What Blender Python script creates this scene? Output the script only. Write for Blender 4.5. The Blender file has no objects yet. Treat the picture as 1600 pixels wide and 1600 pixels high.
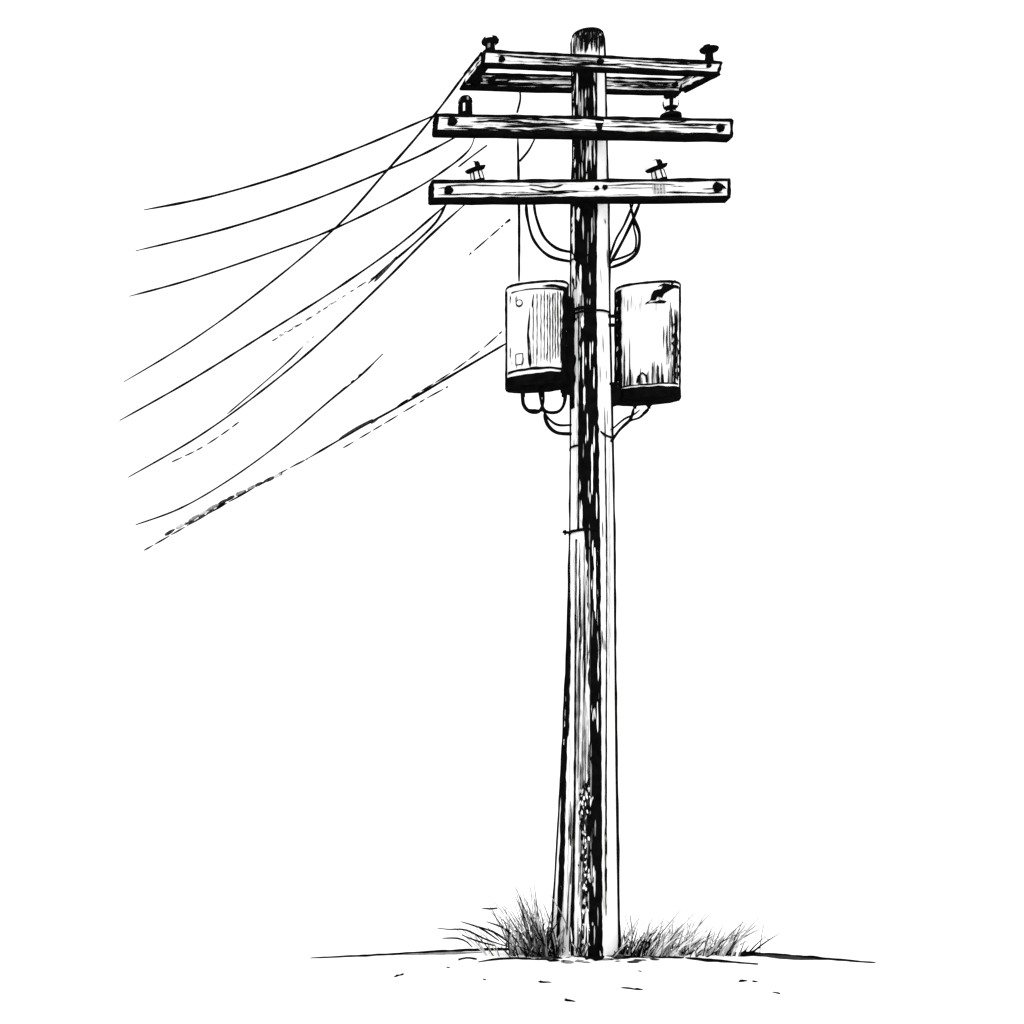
import bpy, math, random
from mathutils import Vector, noise
random.seed(7)
# ---------------------------------------------------------------- scene scale
S=143.0; D=18.0; CX=-5.5; H=1.6
PHI=math.atan2(-CX,D)
def W(px,py,y=0.0):
    k=(D+y)/D
    x0=(px-920)/S; z0=(1490-py)/S
    return Vector((CX+(x0-CX)*k, y, H+(z0-H)*k))
def G(px,py,off=0.004):
    z0=(1490-py)/S
    k=H/(H-z0); y=D*(k-1)
    x0=(px-920)/S
    return Vector((CX+(x0-CX)*k,y,off))
# ---------------------------------------------------------------- materials
def mat(name,c1,c2,scale=(3,3,3),rough=0.9,bump=0.0):
    m=bpy.data.materials.new(name); m.use_nodes=True
    nt=m.node_tree; b=nt.nodes['Principled BSDF']
    b.inputs['Roughness'].default_value=rough
    b.inputs['Specular IOR Level'].default_value=0.0
    tc=nt.nodes.new('ShaderNodeTexCoord'); mp=nt.nodes.new('ShaderNodeMapping')
    mp.inputs['Scale'].default_value=scale
    n=nt.nodes.new('ShaderNodeTexNoise'); n.inputs['Scale'].default_value=4; n.inputs['Detail'].default_value=6
    r=nt.nodes.new('ShaderNodeValToRGB')
    r.color_ramp.elements[0].position=0.35; r.color_ramp.elements[1].position=0.65
    r.color_ramp.elements[0].color=(*c1,1); r.color_ramp.elements[1].color=(*c2,1)
    nt.links.new(tc.outputs['Object'],mp.inputs['Vector']); nt.links.new(mp.outputs[0],n.inputs['Vector'])
    nt.links.new(n.outputs['Fac'],r.inputs['Fac']); nt.links.new(r.outputs[0],b.inputs['Base Color'])
    return m
def g(v): return (v,v,v)
WHITE=mat('white_wood',g(.87),g(.9),(6,6,.6))
BLACK=mat('black_ink',g(.002),g(.004))
GREY=mat('grey_ink',g(.10),g(.34),(8,8,2))
LIGHT=mat('light_grey_ink',g(.38),g(.62),(8,8,2))
DARK=mat('charcoal_ink',g(.01),g(.05),(8,8,2))
GROUND=mat('white_ground',g(.93),g(.95),(.2,.2,.2))
MATS=[WHITE,BLACK,GREY,LIGHT,DARK,GROUND]
w_,b_,g_,l_,d_,gr_=range(6)
# ---------------------------------------------------------------- builder
class B:
    def __init__(s): s.v=[]; s.f=[]; s.m=[]
    def quad(s,pts,m):
        i=len(s.v); s.v+=[tuple(p) for p in pts]; s.f.append(tuple(range(i,i+len(pts)))); s.m.append(m)
    def grid(s,rows,m,closed=False):
        i=len(s.v); n=len(rows[0])
        for r in rows: s.v+=[tuple(p) for p in r]
        for a in range(len(rows)-1):
            for c in range(n if closed else n-1):
                c2=(c+1)%n
                s.f.append((i+a*n+c,i+a*n+c2,i+(a+1)*n+c2,i+(a+1)*n+c)); s.m.append(m(a,c) if callable(m) else m)
    def tube(s,pts,r,m,sides=7,cap=True):
        pts=[Vector(p) for p in pts]; rows=[]
        if not hasattr(r,'__len__'): r=[r]*len(pts)
        up=None
        for i,p in enumerate(pts):
            t=(pts[min(i+1,len(pts)-1)]-pts[max(i-1,0)])
            if t.length<1e-9: t=Vector((0,0,1))
            t.normalize()
            if up is None:
                up=t.orthogonal().normalized()
            up=(up-t*up.dot(t)); up=up.normalized() if up.length>1e-6 else t.orthogonal().normalized()
            w=t.cross(up)
            rows.append([p+(up*math.cos(q)+w*math.sin(q))*r[i] for q in [2*math.pi*j/sides for j in range(sides)]])
        s.grid(rows,m,True)
        if cap:
            s.quad(rows[0],m); s.quad(rows[-1],m)
    def obj(s,name,parent=None,smooth=False):
        me=bpy.data.meshes.new(name); me.from_pydata(s.v,[],s.f)
        for x in MATS: me.materials.append(x)
        me.polygons.foreach_set('material_index',s.m)
        if smooth: me.polygons.foreach_set('use_smooth',[True]*len(s.f))
        me.update()
        o=bpy.data.objects.new(name,me); bpy.context.collection.objects.link(o)
        if parent: o.parent=parent
        return o
def empty(name):
    o=bpy.data.objects.new(name,None); bpy.context.collection.objects.link(o); return o
def spline(pts,step=6.0):
    out=[]; n=len(pts)
    for i in range(n-1):
        p0=pts[max(i-1,0)];p1=pts[i];p2=pts[i+1];p3=pts[min(i+2,n-1)]
        L=math.sqrt(sum((a-b)**2 for a,b in zip(p1[:2],p2[:2])))
        k=max(1,int(L/step))
        for j in range(k):
            t=j/k
            out.append([0.5*((2*b)+(-a+c)*t+(2*a-5*b+4*c-d)*t*t+(-a+3*b-3*c+d)*t**3) for a,b,c,d in zip(p0,p1,p2,p3)])
    out.append(list(pts[-1])); return out
seed=[0]
def nz(t):
    return noise.noise(Vector((t,seed[0]*7.31,3.3)))
def stroke(bd,mp,pts,m,w=None,off=.006,jit=.25,tl=.0,te=.0,step=5,fr=14.0):
    """ragged brush mark lying on a surface. pts: (x,y[,w]); tl/te: taper share at start/end"""
    seed[0]+=1
    if w is not None: pts=[(p[0],p[1],w) for p in pts]
    P=spline(pts,step); n=len(P)
    if n<2: return
    rows=[]; dist=0
    mw=max(p[2] for p in P); nx=max(1,int(mw/4))
    for i,p in enumerate(P):
        a=P[max(i-1,0)]; c=P[min(i+1,n-1)]
        dx,dy=c[0]-a[0],c[1]-a[1]; L=math.hypot(dx,dy) or 1
        if i: dist+=math.hypot(p[0]-P[i-1][0],p[1]-P[i-1][1])
        nxn,nyn=-dy/L,dx/L
        t=i/(n-1); f=1
        if tl and t<tl: f*=math.sqrt(max(t/tl,0.0))
        if te and t>1-te: f*=math.sqrt(max((1-t)/te,0.0))
        hw=p[2]*.5*f
        J=jit*min(max(p[2],2),9)
        h1=hw+J*nz(dist/fr)*f; h2=hw+J*nz(dist/fr+50)*f
        rows.append([mp(p[0]+nxn*(-h1+(h1+h2)*j/nx),p[1]+nyn*(-h1+(h1+h2)*j/nx),off) for j in range(nx+1)])
    bd.grid(rows,m)
def lineW(bd,A,C,r,m=b_,n=10,jit=.2):
    seed[0]+=1
    pts=[A.lerp(C,i/n) for i in range(n+1)]
    bd.tube(pts,[r*(1+jit*2*nz(i*.9)) for i in range(n+1)],m,6)
# ---------------------------------------------------------------- pole
prof=[(52,898,938),(56,895,941),(62,893,943),(110,894,945),(215,896,947),(318,893,950),(500,892,952),(680,892,956),(830,891,959),(1000,887,960),(1200,878,962),(1400,866,965),(1500,860,967)]
def pe(py):
    if py<=prof[0][0]: return prof[0][1:]
    for a,c in zip(prof,prof[1:]):
        if py<=c[0]:
            t=(py-a[0])/(c[0]-a[0]); return (a[1]+(c[1]-a[1])*t,a[2]+(c[2]-a[2])*t)
    return prof[-1][1:]
V=Vector((-math.sin(PHI),-math.cos(PHI),0)); R=Vector((math.cos(PHI),-math.sin(PHI),0))
def angu(u):
    if abs(u)<=1: return math.asin(u)
    return math.copysign(math.pi/2+(abs(u)-1)*1.6,u)
def polepoint(a,py,off=0):
    l,r=pe(py); c=(l+r)/2; hw=(r-l)/2
    C=W(c,py,0); rad=hw/S*math.cos(PHI)
    return C+(V*math.cos(a)+R*math.sin(a))*(rad+off)
def pmap(px,py,off):
    l,r=pe(py); c=(l+r)/2; hw=(r-l)/2
    return polepoint(angu((px-c)/hw),py,off)
def pu(u,py): 
    l,r=pe(py); return (l+r)/2+u*(r-l)/2
root=empty('utility_pole')
bd=B()
pys=[50,52,56,62]+list(range(75,1500,15))+[1506]
rows=[]
for py in pys:
    rows.append([polepoint(2*math.pi*j/56,py) for j in range(56)])
rows[0]=[p.lerp(W(918,49,0),.35) for p in rows[0]]
bd.grid(rows,w_,True); bd.quad(rows[0],d_)
ys=[56,80,110,215,318,500,680,830,1000,1200,1400,1495]
def us(u,a,c,w,m=b_,off=.006,**k):
    yy=[a]+[q for q in ys if a<q<c]+[c]
    stroke(bd,pmap,[(pu(u,q),q,w) for q in yy],m,off=off,step=9,**k)
# black ink outline tubes added along both silhouette flanks (and two more round the back)
for a,r in ((-1.47,.018),(1.44,.023),(2.9,.016),(-2.4,.016)):
    seed[0]+=1
    PP=[54+i*12 for i in range(121)]
    bd.tube([polepoint(a,q,.0) for q in PP],[r*(.85+.3*(q/1490)+.35*nz(i*.45)) for i,q in enumerate(PP)],b_,7)
# broad dark core
stroke(bd,pmap,[(912,104,36),(912,200,34),(912,318,36),(915,400,29),(919,470,26),(918,560,23),(918,640,26),(920,700,30),(921,800,29),(924,850,20),(927,1000,14),(929,1150,16),(929,1300,20),(929,1400,20),(930,1490,24)],b_,jit=.35)
stroke(bd,pmap,[(899,318,10),(898,480,8),(896,640,5)],b_,jit=.6,off=.0065)
stroke(bd,pmap,[(905,480,2.5),(905,700,2.5),(904,830,3)],b_,off=.0068)
stroke(bd,pmap,[(890,850,2),(889,950,6),(887,1080,9),(883,1200,8),(877,1350,6),(872,1490,5)],b_,off=.0075,jit=.25)
stroke(bd,pmap,[(901,845,2.5),(900,1000,2.5),(899,1200,3.5),(897,1350,3.5),(895,1490,5)],b_,off=.0068)
stroke(bd,pmap,[(944,640,2),(947,850,2.5),(947,1000,2),(946,1250,3),(946,1430,4)],b_,off=.0068,tl=.1,te=.1)
stroke(bd,pmap,[(951,690,2),(952,900,3),(951,1100,2)],l_,off=.0068,tl=.3,te=.3)
for i in range(96):
    y0=random.uniform(836,1440); L=random.uniform(40,190); x=random.uniform(903,923)
    dr=(x-914)*.05
    stroke(bd,pmap,[(x,y0,1),(x+dr,y0+L*.5,random.uniform(1.2,2.6)),(x+dr*2-2*(y0/1400),min(y0+L,1488),1)],random.choice([b_,b_,d_,g_,l_]),off=.0072+i*1e-5,tl=.4,te=.4)
for i in range(14):
    y0=random.uniform(1240,1440); L=random.uniform(60,180); u=random.uniform(-.86,-.36)
    y1=min(y0+L,1490)
    stroke(bd,pmap,[(pu(u,y0),y0,1.2),(pu(u,y1),y1,2.4)],b_,off=.0090,tl=.4,te=.2)
# mottled patch low on the shaft
for i in range(150):
    y0=random.uniform(1225,1480) if i%3 else random.gauss(1290,38); x=random.gauss(915,4.5)
    L=random.uniform(4,24)
    stroke(bd,pmap,[(x,y0),(x+random.uniform(-1.5,1.5),min(y0+L,1488))],random.choice([b_,b_,b_,b_,d_]),w=random.uniform(2,6),off=.0096+i*8e-6,jit=.5,tl=.4,te=.4,fr=5,step=2)
for i in range(60):
    y0=random.uniform(1230,1470); x=random.gauss(916,5)
    stroke(bd,pmap,[(x,y0),(x+random.uniform(-2.5,2.5),y0+random.uniform(2,9))],random.choice([w_,w_,l_]),w=random.uniform(1.2,3),off=.0112+i*1e-5,jit=.6,tl=.4,te=.4,fr=3,step=1.5)
for i in range(120):
    y0=random.choice([random.uniform(330,700),random.uniform(680,1450),random.uniform(860,1450),random.uniform(110,280)]); L=random.uniform(8,50)
    x=random.uniform(898,929) if y0<700 else random.uniform(903,934)
    stroke(bd,pmap,[(x,y0),(x+random.uniform(-1,1),y0+L)],random.choice([w_,l_,g_,w_]),w=random.uniform(1,2.2),off=.0119+i*1e-5,jit=.5,tl=.4,te=.4)
for (x,a,c,ww) in [(898,325,400,2.5),(905,330,352,4),(903,120,170,2),(922,225,262,2.5),(901,505,560,3.5),(912,540,600,2),(899,655,820,5),(901,600,660,3),(911,500,520,5),(914,610,640,3),(925,700,780,2),(929,860,960,3),(896,850,1100,4),(890,1150,1470,4),(899,410,440,4),(908,420,470,3),(900,455,480,4)]:
    stroke(bd,pmap,[(x if q<1100 else x-(q-1150)*.02,q) for q in (a,(a+c)/2,c)],w_,w=ww,off=.0132,jit=.4,tl=.15,te=.15)
for i in range(26):
    y0=random.uniform(120,1400); x=random.uniform(936,948)
    L=random.uniform(6,34)
    stroke(bd,pmap,[(x,y0),(x+1,y0+L)],random.choice([l_,g_,d_]),w=random.uniform(1,2),off=.0072,tl=.4,te=.4)
stroke(bd,pmap,[(931,110,3),(931,318,4),(930,500,4),(932,680,5),(935,850,5),(937,1100,4),(938,1490,5)],b_,off=.0076,jit=.3)
# cap hatch
for i in range(62):
    x=random.uniform(896,941); y0=random.uniform(56,68)
    stroke(bd,pmap,[(x,y0),(x+random.uniform(-1,1),y0+random.uniform(12,34))],random.choice([b_,b_,b_,d_,g_]),w=random.uniform(1.5,4.5),off=.0075+i*3e-5,tl=.3,te=.5)
us(0,54,62,46,off=.0070,jit=.4)
band_top=[polepoint(2*math.pi*j/40,55,.0) for j in range(41)]
bd.tube(band_top,.018,b_,6,False)
# splintered crown
for i in range(22):
    a=random.uniform(0,6.28); 
    p=polepoint(a,54,-.03-random.random()*.06); bd.tube([p,p+Vector((0,0,random.uniform(.015,.045)))],[.02,.008],random.choice([b_,d_]),5)
# grain on the far side of the pole
for i in range(110):
    a=random.uniform(1.9,4.4); y0=random.uniform(80,1300); L=random.uniform(60,260); w=random.uniform(.02,.09)
    bd.grid([[polepoint(a-w*q,y0+L*k/8,.006+i*2e-5),polepoint(a+w*q,y0+L*k/8,.006+i*2e-5)] for k,q in enumerate([.1,.5,.8,1,1,.9,.7,.4,.1])],b_ if i%3 else g_)
def band(py,a0,a1,w,off=.01):
    n=18
    bd.grid([[polepoint(a0+(a1-a0)*i/n,py-w/2+nz(i*.4)*1.2,off),polepoint(a0+(a1-a0)*i/n,py+w/2,off+.002)] for i in range(n+1)],b_)
band(832,-1.9,.25,5,.018); band(494,-2,2,4,.018); band(488,-2,.2,6,.02); band(700,-1.8,-.4,4,.018); band(408,-1.9,.1,3,.018)
bd.tube([W(879,831,-.1),W(893,833,-.12)],.017,b_)
bd.tube([W(883,828,-.1),W(883,836,-.1)],.012,b_)
bd.obj('pole_shaft',root)

# ---------------------------------------------------------------- beams
def beam(name,tl,tr,br,bl,y0,th,parent,under=b_,endm=b_,n=26,dens=1.0,seedv=1,lw=.017,yr=None,pal=None):
    random.seed(seedv)
    bd=B(); pal=pal or [b_,b_,d_,g_,l_]
    yr=y0 if yr is None else yr
    F=[W(*tl,y0),W(*tr,yr),W(*br,yr),W(*bl,y0)]; T=Vector((0,th,0)); K=[p+T for p in F]
    bd.quad(F,w_); bd.quad(K[::-1],w_)
    bd.quad([F[0],F[1],K[1],K[0]],w_); bd.quad([F[3],K[3],K[2],F[2]],under)  # underside drawn in black ink: shade put into the face colour
    bd.quad([F[0],K[0],K[3],F[3]],endm); bd.quad([F[1],F[2],K[2],K[1]],endm)
    for i in range(4):
        j=(i+1)%4
        lineW(bd,F[i],F[j],lw,n=30 if i%2==0 else 5,jit=.3); lineW(bd,K[i],K[j],lw,n=14); lineW(bd,F[i],K[i],lw,n=4)
    def fm(u,v,off):
        Lx=(tr[0]-tl[0]); Ly=(bl[1]-tl[1])
        a=u/Lx; c=v/Ly
        p=F[0].lerp(F[1],a).lerp(F[3].lerp(F[2],a),c)
        return p+Vector((0,-off,0))
    def bm(u,v,off):
        p=fm(u,v,0); return p+T+Vector((0,off,0))
    Lx=tr[0]-tl[0]; Ly=bl[1]-tl[1]
    for mp in (fm,bm):
        k=0
        for i in range(int(n*dens)):
            L=random.uniform(20,110); x=random.uniform(4,Lx-L-4); 
            v=random.triangular(3,Ly-3,random.choice([3,Ly-3,Ly-3]))
            k+=1
            stroke(bd,mp,[(x,v),(x+L*.5,v+random.uniform(-1,1)),(x+L,v)],random.choice(pal),w=random.uniform(1,2.4),off=.003+k*8e-5,jit=.4,tl=.4,te=.4)
    return bd,fm
def bolt(bd,mp,x,y,r,seedk=0):
    n=14; c=[]
    for i in range(n):
        a=2*math.pi*i/n; rr=r*(1+.08*math.sin(a*3+seedk)+.07*math.sin(a*5+seedk*2))
        c.append(mp(x+math.cos(a)*rr,y+math.sin(a)*rr,.012))
    bd.quad(c,b_)
    bd.tube([mp(x,y,.004),mp(x,y,.035)],r*.55/S,b_,8)

# lower crossarm
bd,fm=beam('c',(676,284),(1139,281),(1139,308),(675,311),-.38,.13,root,n=18,seedv=3,lw=.019)
for s in [((6,21),(70,20),(150,22),(215,19),2.5),((20,7),(60,6),(120,8),2),((150,6),(185,10),(205,6),3),((350,19),(400,20),(455,21),2.5),((270,8),(330,6),(380,7),2),((150,12),(178,17),(190,14),2.5)]:
    stroke(bd,fm,list(s[:-1]),b_,w=s[-1],off=.009,jit=.5,tl=.2,te=.2)
bolt(bd,fm,25,14,7.5,1); bolt(bd,fm,445,12,8.5,2); bolt(bd,fm,256,12,4.5,0); bolt(bd,fm,269,11,4.5,3)
stroke(bd,fm,[(450,10),(459,15)],b_,w=5,off=.013,te=.5)
for i in range(9):
    stroke(bd,fm,[(344+i*2.4,7),(345+i*2.4,22)],g_ if i%2 else l_,w=1.4,off=.0095)
bd.obj('crossarm_low',root)
# middle crossarm
bd,fm=beam('c',(683,180),(1143,188),(1143,213),(681,205),-.38,.12,root,n=34,seedv=5,lw=.019)
for s in [((50,10),(110,8),(170,12),(225,10),3.5),((10,21),(120,21),(250,22),(400,22),3),((60,5),(140,4),(200,7),2.5),((100,17),(160,15),(215,17),2.5),((270,5),(330,7),(390,4),2.5),((270,14),(310,12),(350,15),2),((360,8),(400,9),(440,7),3)]:
    stroke(bd,fm,list(s[:-1]),b_,w=s[-1],off=.009,jit=.6,tl=.2,te=.2)
stroke(bd,fm,[(254,1),(255,24)],b_,w=9,off=.0085,jit=.5)
stroke(bd,fm,[(236,6),(262,7)],w_,w=2.5,off=.0105,tl=.3,te=.3)
bolt(bd,fm,24,10,8,1); bolt(bd,fm,442,13,7,2)
stroke(bd,fm,[(440,8),(455,8)],b_,w=3,off=.013,te=.5)
bd.obj('crossarm_mid',root)
# top frame: near beam
bd,fm=beam('c',(757,80),(1127,98),(1122,114),(755,100),-.38,.07,root,n=26,seedv=8,lw=.018)
for s in [((20,5),(80,7),(140,5),2.5),((150,11),(190,13),(215,11),3.5),((210,5),(280,6),(350,4),2.5),((90,14),(150,15),(175,13),3),((235,11),(300,13),(330,12),2.5)]:
    stroke(bd,fm,list(s[:-1]),b_,w=s[-1],off=.009,jit=.6,tl=.2,te=.2)
bolt(bd,fm,28,12,5.5,1); bolt(bd,fm,182,9,6,2); bolt(bd,fm,352,8,4.5,2)
bd.obj('top_beam_near',root)
bd,fm=beam('c',(733,115),(1068,125),(1062,144),(722,135),.36,.07,root,n=46,seedv=9,lw=.017)
for s in [((20,5),(90,6),(150,5),(190,6),3),((215,5),(280,7),(330,5),4),((10,17),(90,15),(160,16),3),((230,14),(290,13),(335,14),3),((30,9),(50,13),(70,9),4),((318,8),(330,10),14)]:
    pts=list(s[:-1])
    stroke(bd,fm,pts,b_,w=s[-1],off=.011,jit=.8,tl=.2,te=.2)
bolt(bd,fm,22,11,5,1); bolt(bd,fm,40,9,6,2)
bd.obj('top_beam_far',root)
def sidebeam(name,A,C,hw,hh,seedv,mm):
    random.seed(seedv); bd=B()
    d=(C-A).normalized(); s=d.cross(Vector((0,0,1))).normalized()*hw; u=Vector((0,0,hh))
    a=[A-s-u,A+s-u,A+s+u,A-s+u]; c=[p+(C-A) for p in a]
    for i in range(4):
        j=(i+1)%4
        bd.quad([a[i],a[j],c[j],c[i]],b_ if i==0 else w_)  # bottom face black, its shade inked into the colour
        lineW(bd,a[i],c[i],.015,n=8)
    for i in range(16):
        t=random.uniform(0,.7); L=random.uniform(.1,.3); vv=random.uniform(-1,1)
        for sg in (-1,1):
            p=A.lerp(C,t)+s*1.04*sg+u*vv; q=A.lerp(C,t+L)+s*1.04*sg+u*vv
            bd.tube([p,p.lerp(q,.5),q],[.002,.009,.002],b_ if i%4 else g_,5)
    bd.obj(name,root)
sidebeam('top_side_timber',W(759,92,-.25),W(733,124,.38),.05,.06,1,0)
sidebeam('top_side_timber_b',W(1120,107,-.25),W(1066,135,.40),.035,.06,2,0)

# ---------------------------------------------------------------- insulators
def lathe(bd,C,axis,prof,mf,n=20):
    axis=Vector(axis).normalized(); u=axis.orthogonal().normalized(); w=axis.cross(u)
    rows=[[C+axis*z+(u*math.cos(2*math.pi*j/n)+w*math.sin(2*math.pi*j/n))*r for j in range(n)] for r,z in prof]
    bd.grid(rows,mf,True); bd.quad(rows[-1],mf(len(prof)-2,0) if callable(mf) else mf); bd.quad(rows[0],b_)
def insul(name,px,py,y,h,kind,axis=(0,0,1)):
    bd=B(); C=W(px,py,y); k=h/S
    if kind=='mush':  # mush, cap and bell: mostly black with painted white highlight patches
        pr=[(.34,0),(.30,.2),(.30,.46),(.42,.52),(.52,.60),(.54,.72),(.46,.86),(.26,.96),(.05,1.0)]
        mf=lambda a,c: w_ if (a==5 and c%6<3) else (g_ if a in(1,) and c%6<2 else b_)
    elif kind=='cap':
        pr=[(.30,0),(.25,.3),(.25,.55),(.32,.62),(.54,.74),(.58,.84),(.50,.96),(.28,1.04),(.05,1.06)]
        mf=lambda a,c: w_ if (a==5 and c%7<4) else (g_ if a==1 and c%9==0 else b_)
    elif kind=='bell':
        pr=[(.34,0),(.36,.12),(.36,.5),(.32,.58),(.36,.66),(.33,.82),(.22,.95),(.04,1.0)]
        mf=lambda a,c: (w_ if (c%6==1 and a==1) else (g_ if a==4 and c%5==0 else b_))
    elif kind=='hour':
        pr=[(.46,0),(.44,.12),(.26,.22),(.20,.36),(.30,.44),(.34,.56),(.34,.68),(.22,.76),(.20,.86),(.30,.92),(.28,1.0)]
        mf=lambda a,c: (w_ if a in (1,4,5) and c%5<3 else b_)
    else:
        pr=[(.36,0),(.34,.10),(.30,.50),(.34,.56),(.50,.60),(.58,.72),(.57,.86),(.44,1.0),(.24,1.08),(.04,1.1)]
        mf=lambda a,c: (w_ if (a==1) or (a in(5,6) and c%8<6) or (a==7 and c%5<3) else b_)
    lathe(bd,C,axis,[(r*k,z*k) for r,z in pr],mf,24)
    if kind=='hook':
        ax=Vector(axis).normalized(); u=ax.orthogonal().normalized(); w=ax.cross(u)
        for j in range(7):
            q=j*2*math.pi/7+.5; dd=u*math.cos(q)+w*math.sin(q)
            bd.tube([C+dd*.35*k,C+ax*.5*k+dd*.31*k],.009,b_,5)
    bd.obj(name,root,True)
insul('insulator_a',766,82,-.30,25,'mush')
insul('insulator_b',1108,98,-.30,25,'cap')
insul('insulator_c',727,181,-.28,31,'bell')
insul('insulator_d',1048,184,-.28,36,'hour')
insul('insulator_e',747,284,-.28,28,'hook',(-.25,-.1,1))
insul('insulator_f',1031,283,-.28,30,'hook',(-.3,-.1,1))

# ---------------------------------------------------------------- pole wiring (tubes)
bd=B()
def wirep(pts,ys_,r=.014,m=b_,bd_=None,dash=None,step=4,taper=True,jit=.18):
    bb=bd_ or bd; seed[0]+=1
    P=spline([(p[0],p[1],ys_(p[0]) if callable(ys_) else (ys_ if not hasattr(ys_,'__len__') else ys_[i])) for i,p in enumerate(pts)],step)
    V3=[W(p[0],p[1],p[2]) for p in P]; n=len(V3)
    if dash:
        i=0
        while i<n-1:
            L=random.randint(*dash[0]); j=min(i+L,n-1)
            if j>i:
                q=V3[i:j+1]; k=len(q)
                bb.tube(q,[r*(.35+.65*math.sin(math.pi*(t+.5)/k)) for t in range(k)],random.choice(m) if isinstance(m,list) else m,5)
            i=j+random.randint(*dash[1])
    else:
        rr=[r*(1+2*jit*nz(i*.35*step/8))*(min(1,.45+(i/n)*6,.5+((n-i)/n)*6) if taper else 1) for i in range(n)]
        bb.tube(V3,rr,m,6)
wirep([(812,140),(813,155),(808,176)],-.1,.012)
wirep([(809,214),(811,330),(811,440)],-.06,.014)
wirep([(836,216),(826,235),(812,252)],-.1,.012)
wirep([(822,316),(824,340),(834,375),(858,400),(893,409)],[-.2,-.2,-.2,-.2,-.16],.016)
wirep([(834,316),(838,340),(850,370),(870,388),(893,394)],[-.2,-.2,-.2,-.2,-.14],.016)
wirep([(1000,316),(988,345),(972,378),(953,412)],[-.25,-.2,-.2,-.12],.018)
wirep([(990,316),(976,350),(962,375),(952,405)],[-.25,-.2,-.2,-.12],.014)
wirep([(984,316),(990,340),(999,365),(996,392),(980,408),(955,418)],[-.25,-.25,-.25,-.2,-.2,-.12],.017)
wirep([(992,330),(990,352),(994,375),(988,395),(955,408)],[-.22,-.22,-.22,-.2,-.12],.012)
wirep([(816,608),(818,632),(828,643),(842,643),(849,628),(848,608)],-.12,.018)
wirep([(842,608),(850,640),(870,644),(881,632),(884,608)],-.12,.018)
wirep([(848,640),(858,655),(872,664),(893,664)],-.16,.015)
wirep([(850,646),(856,664),(870,676),(893,678)],-.16,.017)
wirep([(1012,638),(1000,652),(980,660),(958,684)],[-.1,-.1,-.12,-.15],.016)
wirep([(990,638),(985,655),(968,672),(955,690)],[-.1,-.1,-.12,-.15],.016)
wirep([(1000,640),(990,648),(975,655),(955,672)],[-.1,-.1,-.12,-.15],.012)
wirep([(1014,640),(1006,646)],-.1,.02)
wirep([(936,672),(946,680),(957,684)],[-.2,-.22,-.2],.012)
bd.obj('service_cables',root)
bd=B()
lineW(bd,W(822,640,-.12),W(850,642,-.12),.012)
lineW(bd,W(893,486,-.1),W(880,486,-.02),.04); lineW(bd,W(893,590,-.1),W(880,590,-.02),.04)
lineW(bd,W(950,494,-.12),W(966,494,-.05),.02); lineW(bd,W(950,508,-.12),W(966,508,-.05),.02); lineW(bd,W(950,600,-.12),W(966,600,-.05),.02)
for sg in (-1,1):
    y=.045*sg-.06
    bd.quad([W(876,456,y),W(897,466,y),W(897,622,y),W(876,612,y)],b_)
    bd.quad([W(952,600,y),W(970,604,y),W(970,632,y),W(952,638,y)],b_)
bd.obj('mounting_bracket',root)

# ---------------------------------------------------------------- transformers
DEP=.58
def can(name,l,r,top,bot,lab):
    bd=B(); c=(l+r)/2; hw=(r-l)/2; rad=hw/S*math.cos(PHI)
    C0=W(c,0,0); zt=W(c,top,0).z; zb=W(c,bot,0).z
    def sx(v): return math.copysign(abs(v)**.8,v)
    def rim(a,q=1,off=0):
        return (V*sx(math.cos(a))*(rad*q+off)*DEP+R*sx(math.sin(a))*(rad*q+off))
    def pt(a,z,off=0):
        return Vector((C0.x,0,z))+rim(a)+(V*math.cos(a)+R*math.sin(a))*off
    def cm(px,py,off): 
        t=(py-top)/(bot-top)
        u=max(-1.08,min(1.08,(px-c)/hw))
        a=math.copysign(math.asin(min(1,abs(u))**1.25),u)
        if abs(u)>1: a+=math.copysign((abs(u)-1)*4,u)
        return pt(a,zt+(zb-zt)*t,off)
    n=64
    A=[2*math.pi*j/n for j in range(n)]
    rows=[[Vector((C0.x,0,zb-.012))+rim(a,q) for a in A] for q in (.02,.93)]
    rows+=[[pt(a,zb+.02) for a in A],[pt(a,zt-.03) for a in A],[pt(a,zt-.03,.008) for a in A],[pt(a,zt+.0,.008) for a in A]]
    rows+=[[Vector((C0.x,0,zt+.03*(1-q)))+rim(a,q) for a in A] for q in (.9,.5,.02)]
    bd.grid(rows,lambda a,c_: b_ if a<2 else w_,True)
    for z,rr in ((zt,.017),(zb+.01,.022)):
        seed[0]+=1
        ring=[pt(2*math.pi*j/60,z,.004) for j in range(61)]
        bd.tube(ring,[rr*(1+.3*nz(j*.5)) for j in range(61)],b_,6,False)
    for sg in (-1,1):
        a0=sg*1.5
        lineW(bd,pt(a0,zt,.002),pt(a0,zb,.002),.021,n=20)
    return bd,cm,pt
random.seed(11)
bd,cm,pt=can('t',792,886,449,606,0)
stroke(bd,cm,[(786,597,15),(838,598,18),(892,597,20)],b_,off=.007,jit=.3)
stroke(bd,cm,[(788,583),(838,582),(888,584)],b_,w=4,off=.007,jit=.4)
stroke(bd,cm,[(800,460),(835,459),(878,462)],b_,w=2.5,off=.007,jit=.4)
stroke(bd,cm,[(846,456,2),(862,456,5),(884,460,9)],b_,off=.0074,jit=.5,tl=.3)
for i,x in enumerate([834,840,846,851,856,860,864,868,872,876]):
    stroke(bd,cm,[(x+random.uniform(-.5,.5),464+random.uniform(-3,5)),(x,578+random.uniform(-8,0))],b_,w=1.4 if i<5 else 1.8,off=.0065,jit=.5,tl=.05,te=.2,fr=7)
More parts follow.
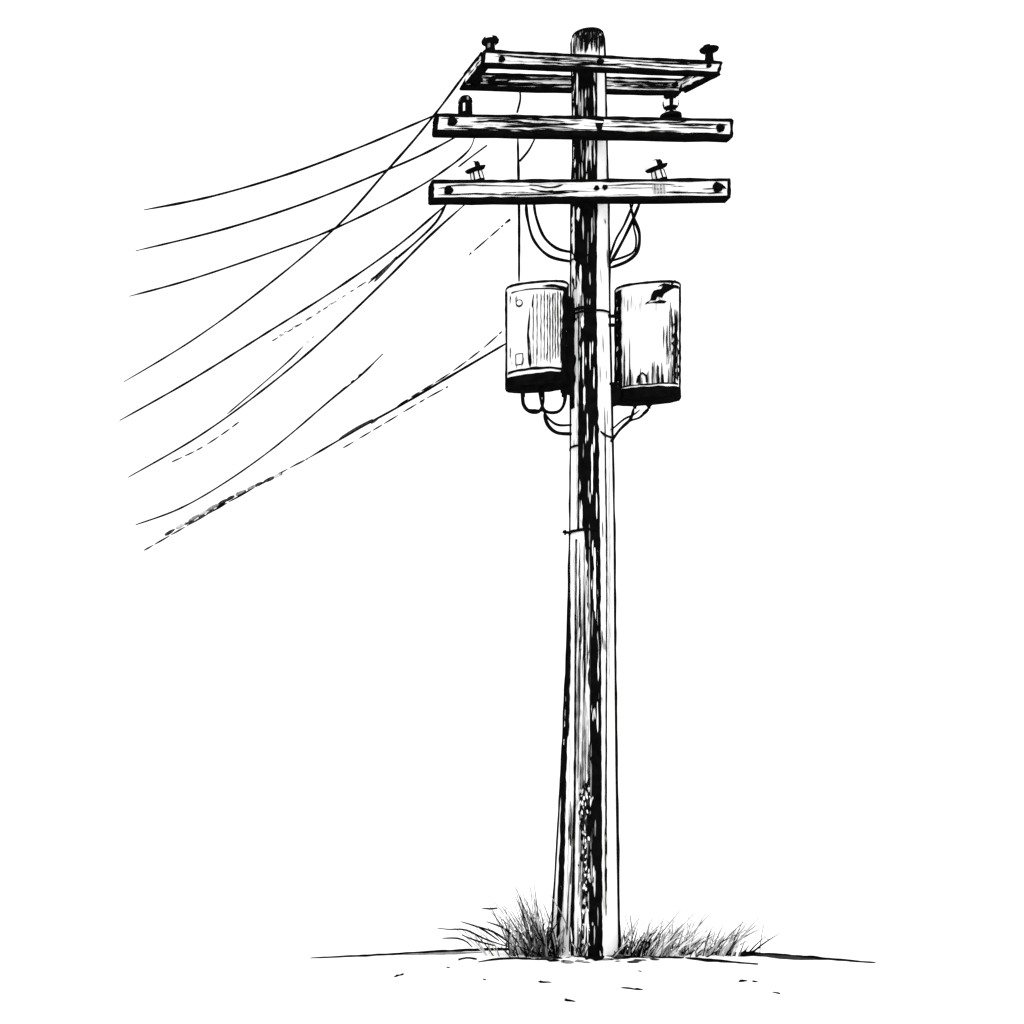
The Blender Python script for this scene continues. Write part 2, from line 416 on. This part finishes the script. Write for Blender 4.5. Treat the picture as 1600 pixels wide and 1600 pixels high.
for i in range(30):
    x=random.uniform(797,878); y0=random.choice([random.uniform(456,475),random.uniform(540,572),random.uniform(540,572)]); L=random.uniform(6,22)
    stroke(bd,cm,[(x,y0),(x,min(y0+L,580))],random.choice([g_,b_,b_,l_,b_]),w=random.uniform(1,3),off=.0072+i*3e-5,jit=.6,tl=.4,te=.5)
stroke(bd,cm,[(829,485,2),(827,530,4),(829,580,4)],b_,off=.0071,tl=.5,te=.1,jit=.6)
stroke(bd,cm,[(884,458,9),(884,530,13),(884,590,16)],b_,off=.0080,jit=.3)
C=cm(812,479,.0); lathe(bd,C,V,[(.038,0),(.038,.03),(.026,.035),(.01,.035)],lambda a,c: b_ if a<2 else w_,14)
for (a,c_) in (((807,557),(818,557)),((818,557),(818,574)),((818,574),(807,574)),((807,574),(807,557))):
    stroke(bd,cm,[a,c_],b_,w=1.5,off=.0085)
def backgrain(top,bot,n):
    zt=W(0,top,0).z; zb=W(0,bot,0).z
    for i in range(n):
        a=random.uniform(1.9,4.4); s0=zt-.1-random.uniform(0,.5)
        bd.tube([pt(a,s0,.002),pt(a,s0-.15,.004),pt(a,max(s0-.35,zb+.05),.002)],[.002,.007,.002],b_,5)
backgrain(449,603,40)
for x in (818,846,880):
    lathe(bd,W(x,606,-.10),(0,0,-1),[(.03,0),(.03,.05),(.018,.06),(.018,.10)],b_,12)
bd.obj('transformer')
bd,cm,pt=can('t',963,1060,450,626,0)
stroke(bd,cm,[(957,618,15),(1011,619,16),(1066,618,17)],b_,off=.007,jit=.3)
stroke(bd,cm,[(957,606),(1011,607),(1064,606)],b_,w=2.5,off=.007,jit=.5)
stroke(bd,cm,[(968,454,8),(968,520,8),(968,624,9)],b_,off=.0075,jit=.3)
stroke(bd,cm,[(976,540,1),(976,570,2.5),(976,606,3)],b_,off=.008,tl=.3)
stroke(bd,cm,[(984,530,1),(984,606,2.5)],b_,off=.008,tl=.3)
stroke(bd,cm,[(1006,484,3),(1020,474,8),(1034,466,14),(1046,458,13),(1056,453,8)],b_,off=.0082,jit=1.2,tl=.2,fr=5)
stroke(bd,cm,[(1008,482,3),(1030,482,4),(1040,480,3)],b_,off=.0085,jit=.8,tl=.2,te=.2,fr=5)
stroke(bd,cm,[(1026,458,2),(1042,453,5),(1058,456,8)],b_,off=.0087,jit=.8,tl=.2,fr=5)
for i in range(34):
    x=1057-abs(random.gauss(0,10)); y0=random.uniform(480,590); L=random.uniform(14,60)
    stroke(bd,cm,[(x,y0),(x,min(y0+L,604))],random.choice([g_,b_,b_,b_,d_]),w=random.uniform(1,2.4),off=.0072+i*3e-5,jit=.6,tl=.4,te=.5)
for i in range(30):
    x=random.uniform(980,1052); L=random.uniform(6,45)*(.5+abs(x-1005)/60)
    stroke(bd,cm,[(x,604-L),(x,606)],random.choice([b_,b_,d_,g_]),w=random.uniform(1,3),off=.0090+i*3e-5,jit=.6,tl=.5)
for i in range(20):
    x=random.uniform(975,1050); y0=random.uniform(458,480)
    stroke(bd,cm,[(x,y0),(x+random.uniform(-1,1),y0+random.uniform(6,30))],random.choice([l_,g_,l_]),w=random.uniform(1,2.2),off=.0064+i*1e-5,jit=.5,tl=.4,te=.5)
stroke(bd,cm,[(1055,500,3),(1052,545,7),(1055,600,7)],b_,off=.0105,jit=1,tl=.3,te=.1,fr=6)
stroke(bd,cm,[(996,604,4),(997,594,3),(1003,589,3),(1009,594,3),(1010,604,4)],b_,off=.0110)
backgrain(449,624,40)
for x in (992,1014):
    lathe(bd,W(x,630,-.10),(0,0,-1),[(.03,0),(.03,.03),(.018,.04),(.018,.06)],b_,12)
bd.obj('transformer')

# ---------------------------------------------------------------- power lines
random.seed(21)
dep=lambda px: -.25+max(0,(740-px))/540*5.0
def pl(segs):
    bb=B()
    for s in segs:
        wirep(s[0],dep,bd_=bb,**s[1])
    return bb.obj('power_line')
r0=.0150
def K(**k):
    k.setdefault('r',r0); return k
pl([([(225,328),(330,307),(450,272),(560,231),(640,197),(684,178)],K())])
pl([([(212,392),(350,358),(480,316),(606,265),(665,239),(716,212)],K())])
pl([([(202,463),(300,436),(430,392),(523,357),(640,300),(700,262),(732,235),(742,213)],K())])
pl([([(193,597),(300,532),(410,452),(523,357),(606,265),(650,215),(690,165),(722,122),(752,84)],K())])
pl([([(187,657),(300,593),(420,518),(520,455),(620,385),(690,326),(700,317)],K(r=.016))])
pl([([(200,746),(310,682),(410,610),(500,535),(600,440),(670,370),(728,318)],K(r=.016)),
    ([(575,443),(610,412),(650,378),(682,346),(697,318)],K(r=.016)),
    ([(585,440),(600,424),(620,402)],K(r=.018,m=d_)),
    ([(355,647),(410,600),(450,565),(472,543)],K(r=.012)),
    ([(472,543),(482,533),(492,524)],K(r=.009,dash=((1,1),(1,2)),step=3,m=g_)),
    ([(268,722),(310,702),(345,680),(375,658)],K(r=.012,dash=((3,6),(1,2)),step=3.5))])
pl([([(212,820),(280,795),(350,755),(430,698),(520,622),(560,590),(598,553)],K(r=.0140)),
    ([(520,622),(545,601),(565,584)],K(r=.015,dash=((1,3),(1,2)),step=4))])
pl([([(225,860),(330,800),(440,738),(480,717)],K(r=.014,dash=((7,14),(1,1)),step=3,m=[b_,d_])),
    ([(478,718),(560,670),(620,637),(700,590),(792,536)],K(r=.0150)),
    ([(530,686),(560,668),(582,657)],K(r=.02,m=d_)),
    ([(258,836),(330,794),(380,768),(440,740)],K(r=.026,dash=((2,5),(0,1)),step=4,m=[g_,d_,g_,l_,d_])),
    ([(262,832),(330,799),(372,770)],K(r=.018,dash=((2,4),(1,2)),step=4,m=[b_,d_])),
    ([(536,700),(600,662),(660,626),(700,604)],K(r=.011,dash=((3,9),(1,3)),step=3)),
    ([(580,662),(640,622),(700,585),(750,548),(784,518)],K(r=.011,dash=((4,9),(1,2)),step=3,m=[b_,b_,d_]))])
pl([([(425,533),(470,506),(520,474),(560,448),(592,428)],K(r=.010,dash=((2,5),(1,3)),step=3,m=[b_,d_,g_])),
    ([(436,524),(480,498),(530,466)],K(r=.007,dash=((1,3),(2,4)),step=3,m=[d_,g_]))])
pl([([(716,261),(738,244),(761,227)],K(r=.011))])
pl([([(733,399),(736,395)],K(r=.010)),([(740,392),(770,366),(786,352)],K(r=.011,dash=((6,12),(1,1)),step=3)),([(789,349),(797,343)],K(r=.013))])

# ---------------------------------------------------------------- ground
bd=B(); n=10
bd.quad([(-3000,-200,0),(3000,-200,0),(3000,4000,0),(-3000,4000,0)],gr_)
bd.obj('ground')
bd=B(); random.seed(5)
def gm(px,py,off): return G(px,py,off)
def gs(pts,m=b_,off=.006,**k): stroke(bd,gm,pts,m,off=off,**k)
gs([(483,1497.5,1.5),(560,1494,2.5),(650,1489,3),(730,1485,3.5),(800,1483,5),(860,1482,7),(910,1484,8),(960,1488,8),(1020,1488,6),(1120,1490,6),(1200,1492,5.5),(1260,1496,4.5),(1310,1500,3),(1370,1505,2)],off=.006,jit=.3,tl=.02,te=.02)
gs([(600,1492,1),(700,1490,3),(760,1488,1)],g_,off=.005,tl=.3,te=.3)
gs([(1180,1492,1),(1230,1497,5),(1280,1500,1)],d_,off=.007,tl=.3,te=.3)
gs([(716,1500),(730,1497),(745,1499)],w=2.5); gs([(745,1504),(790,1498),(860,1500)],w=3,tl=.3,te=.3,off=.0065)
gs([(820,1493),(850,1495),(880,1498)],w=4,tl=.3,te=.3,off=.007); gs([(960,1497),(1000,1495),(1070,1497)],w=3.5,tl=.3,te=.3,off=.0068)
gs([(1070,1497),(1110,1501),(1150,1504)],w=4,tl=.3,te=.3,off=.0072); gs([(1130,1502),(1160,1505),(1185,1507)],w=2,off=.0066)
for i in range(46):
    x=random.gauss(925,60); y=random.uniform(1490,1504); L=random.uniform(5,22)
    gs([(x,y),(x+L,y+random.uniform(-2,2))],random.choice([b_,b_,d_,g_]),w=random.uniform(1.5,4),off=.0074+i*3e-5,jit=.6,tl=.4,te=.4)
for i in range(34):
    x=random.gauss(930,70); y=random.uniform(1498,1516); L=random.uniform(2,9)
    gs([(x,y),(x+L,y+random.uniform(-1,1))],random.choice([l_,g_,l_]),w=random.uniform(1.5,3),off=.006+i*3e-5,jit=.6,tl=.4,te=.4)
gs([(912,1492,10),(930,1496,12),(945,1495,8)],off=.0092,jit=.9,tl=.3,te=.3,fr=4)
bd.obj('soil_patch')
bd=B()
def peb(px,py,L,w,tilt):
    C=G(px,py,0); k=(D+C.y)/D; a=L/S/2*k; 
    E=G(px,py+w/2,0); bdep=abs(E.y-C.y)
    n=14; top=[];base=[]
    for i in range(n):
        q=2*math.pi*i/n; rr=1+.25*math.sin(q*3+px)
        x=math.cos(q)*a*rr; y=math.sin(q)*bdep*rr+tilt*math.cos(q)*bdep*2
        base.append(C+Vector((x,y,.001))); top.append(C+Vector((x*.8,y*.8,.008)))
    bd.grid([base,top],b_,True); bd.quad(top,b_)
for a in [(620,1525,14,1.8,1),(628,1523,12,1.5,1),(757,1531,4,2,0),(850,1535,20,2.4,0),(984,1545,18,3.2,-.5),(997,1546,12,2.8,0),(890,1564,15,3.2,0),(1214,1552,7,3,0),(1160,1533,20,2.2,.6),(1179,1534,9,2,.3),(846,1534,6,2,0),(1000,1518,4,1.5,0),(700,1512,5,1.5,0),(885,1562,5,2,0)]:
    peb(*a)
bd.obj('pebbles')

# ---------------------------------------------------------------- grass
def tuft(name,spec):
    bb=B()
    for (cx,sx,n,hmin,hmax,lean,leansd,mats,rw) in spec:
        for i in range(n):
            x=random.gauss(cx,sx)
            y=random.uniform(-.45,.25)
            h=random.uniform(hmin,hmax)/S; ln=random.gauss(lean,leansd)
            base=G(x,1488,0); base=Vector((base.x+y*.3,y,0))
            dy=random.gauss(0,.18)*h
            cur=random.uniform(.1,1.0)
            t0=0 if random.random()<.75 else random.uniform(.2,.5)
            ts=[t0+(1-t0)*q for q in (0,.2,.4,.6,.8,1)]
            pts=[base+Vector((h*ln*(t*(1-cur*.4)+cur*.4*t*t),dy*t*t,h*(t-.12*cur*t*t))) for t in ts]
            r=rw*random.uniform(.6,1.5)
            m=random.choice(mats)
            bb.tube(pts,[r*(1 if t0==0 else .3),r*1.1,r*.95,r*.75,r*.5,r*.12],m,4,False)
            if random.random()<.2:
                k=random.uniform(.4,.8); p=pts[2].lerp(pts[4],k)
                q=p+Vector((random.uniform(-.10,.10),0,random.uniform(.02,.10)))
                bb.tube([p,q],[r*.6,r*.1],m,4,False)
    return bb
random.seed(99)
D1=[b_,b_,b_,d_,g_]; D2=[g_,l_,l_,l_,d_]
bb=tuft('g',[(832,16,54,25,84,-.15,.4,D1,.008),(832,20,44,60,128,-.28,.2,D2,.0065),(832,14,22,60,118,-.25,.22,D1,.006),
 (805,20,34,14,55,-.35,.5,D1,.007),(775,22,18,20,60,-.6,.4,D2,.006),(856,10,36,15,56,.0,.4,D1,.009),(838,18,50,4,26,-.1,.8,[b_],.010),(905,26,60,5,26,.0,.7,D1,.009),(890,26,36,8,30,0,.5,[w_,w_,l_],.008),(825,22,34,14,50,-.2,.5,[w_,w_,l_],.008)])
def blade(pts,r,m=b_):
    P=spline([(p[0],p[1],-.3) for p in pts],6); V3=[W(p[0],p[1],p[2]) for p in P]; n=len(V3)
    bb.tube(V3,[r*(.15+.85*math.sin(math.pi*(.12+.8*i/n))) for i in range(n)],m,5)
for s in [[(683,1450),(700,1452),(722,1452),(735,1456),(760,1468),(790,1478)],[(691,1466),(715,1466),(730,1472),(738,1480)],[(722,1461),(745,1470),(775,1478)],[(753,1419),(765,1420),(777,1419)],[(720,1440),(750,1450),(780,1470)],[(738,1445),(770,1456),(800,1476)],[(760,1440),(790,1452),(812,1476)],[(800,1452),(820,1462),(832,1478)]]:
    blade(s,.011)
bb.obj('grass_clump')
bb=tuft('g',[(995,14,30,10,42,.5,.45,D1,.008),(1035,30,36,10,42,.65,.4,D1,.007),(1020,32,34,36,80,.5,.3,D2,.0065),(1085,32,28,12,44,.7,.35,D1,.007),
 (1115,22,24,20,54,.65,.35,D2,.0065),(1055,48,30,34,70,.55,.3,D2,.0065),(975,9,30,8,36,.2,.45,D1,.009),(1050,50,84,12,42,.6,.35,[w_,w_,w_,l_],.009),(1070,52,60,3,12,.7,.9,D1,.009),(1000,22,18,25,62,.35,.25,D1,.006)])
bb.obj('grass_clump')

# ---------------------------------------------------------------- light
w=bpy.data.worlds.new('World'); bpy.context.scene.world=w; w.use_nodes=True
bg=w.node_tree.nodes['Background']; bg.inputs[0].default_value=(1,1,1,1); bg.inputs[1].default_value=1.4
L=bpy.data.lights.new('sun','SUN'); L.energy=0.8; L.angle=math.radians(40); L.color=(1,.99,.97)
lo=bpy.data.objects.new('sun',L); bpy.context.collection.objects.link(lo); lo.rotation_euler=(math.radians(38),math.radians(12),0)
# ---------------------------------------------------------------- camera
cd=bpy.data.cameras.new('camera'); co=bpy.data.objects.new('camera',cd); bpy.context.collection.objects.link(co)
FW=1600/S; cd.sensor_width=36; cd.lens=36*D/FW
co.location=(CX,-D,H); co.rotation_euler=(math.pi/2,0,0)
cd.shift_x=((800-920)/S-CX)/FW; cd.shift_y=((1490-800)/S-H)/FW
cd.clip_end=6000
sc=bpy.context.scene; sc.camera=co
sc.view_settings.view_transform='Standard'; sc.view_settings.look='None'; sc.view_settings.exposure=0
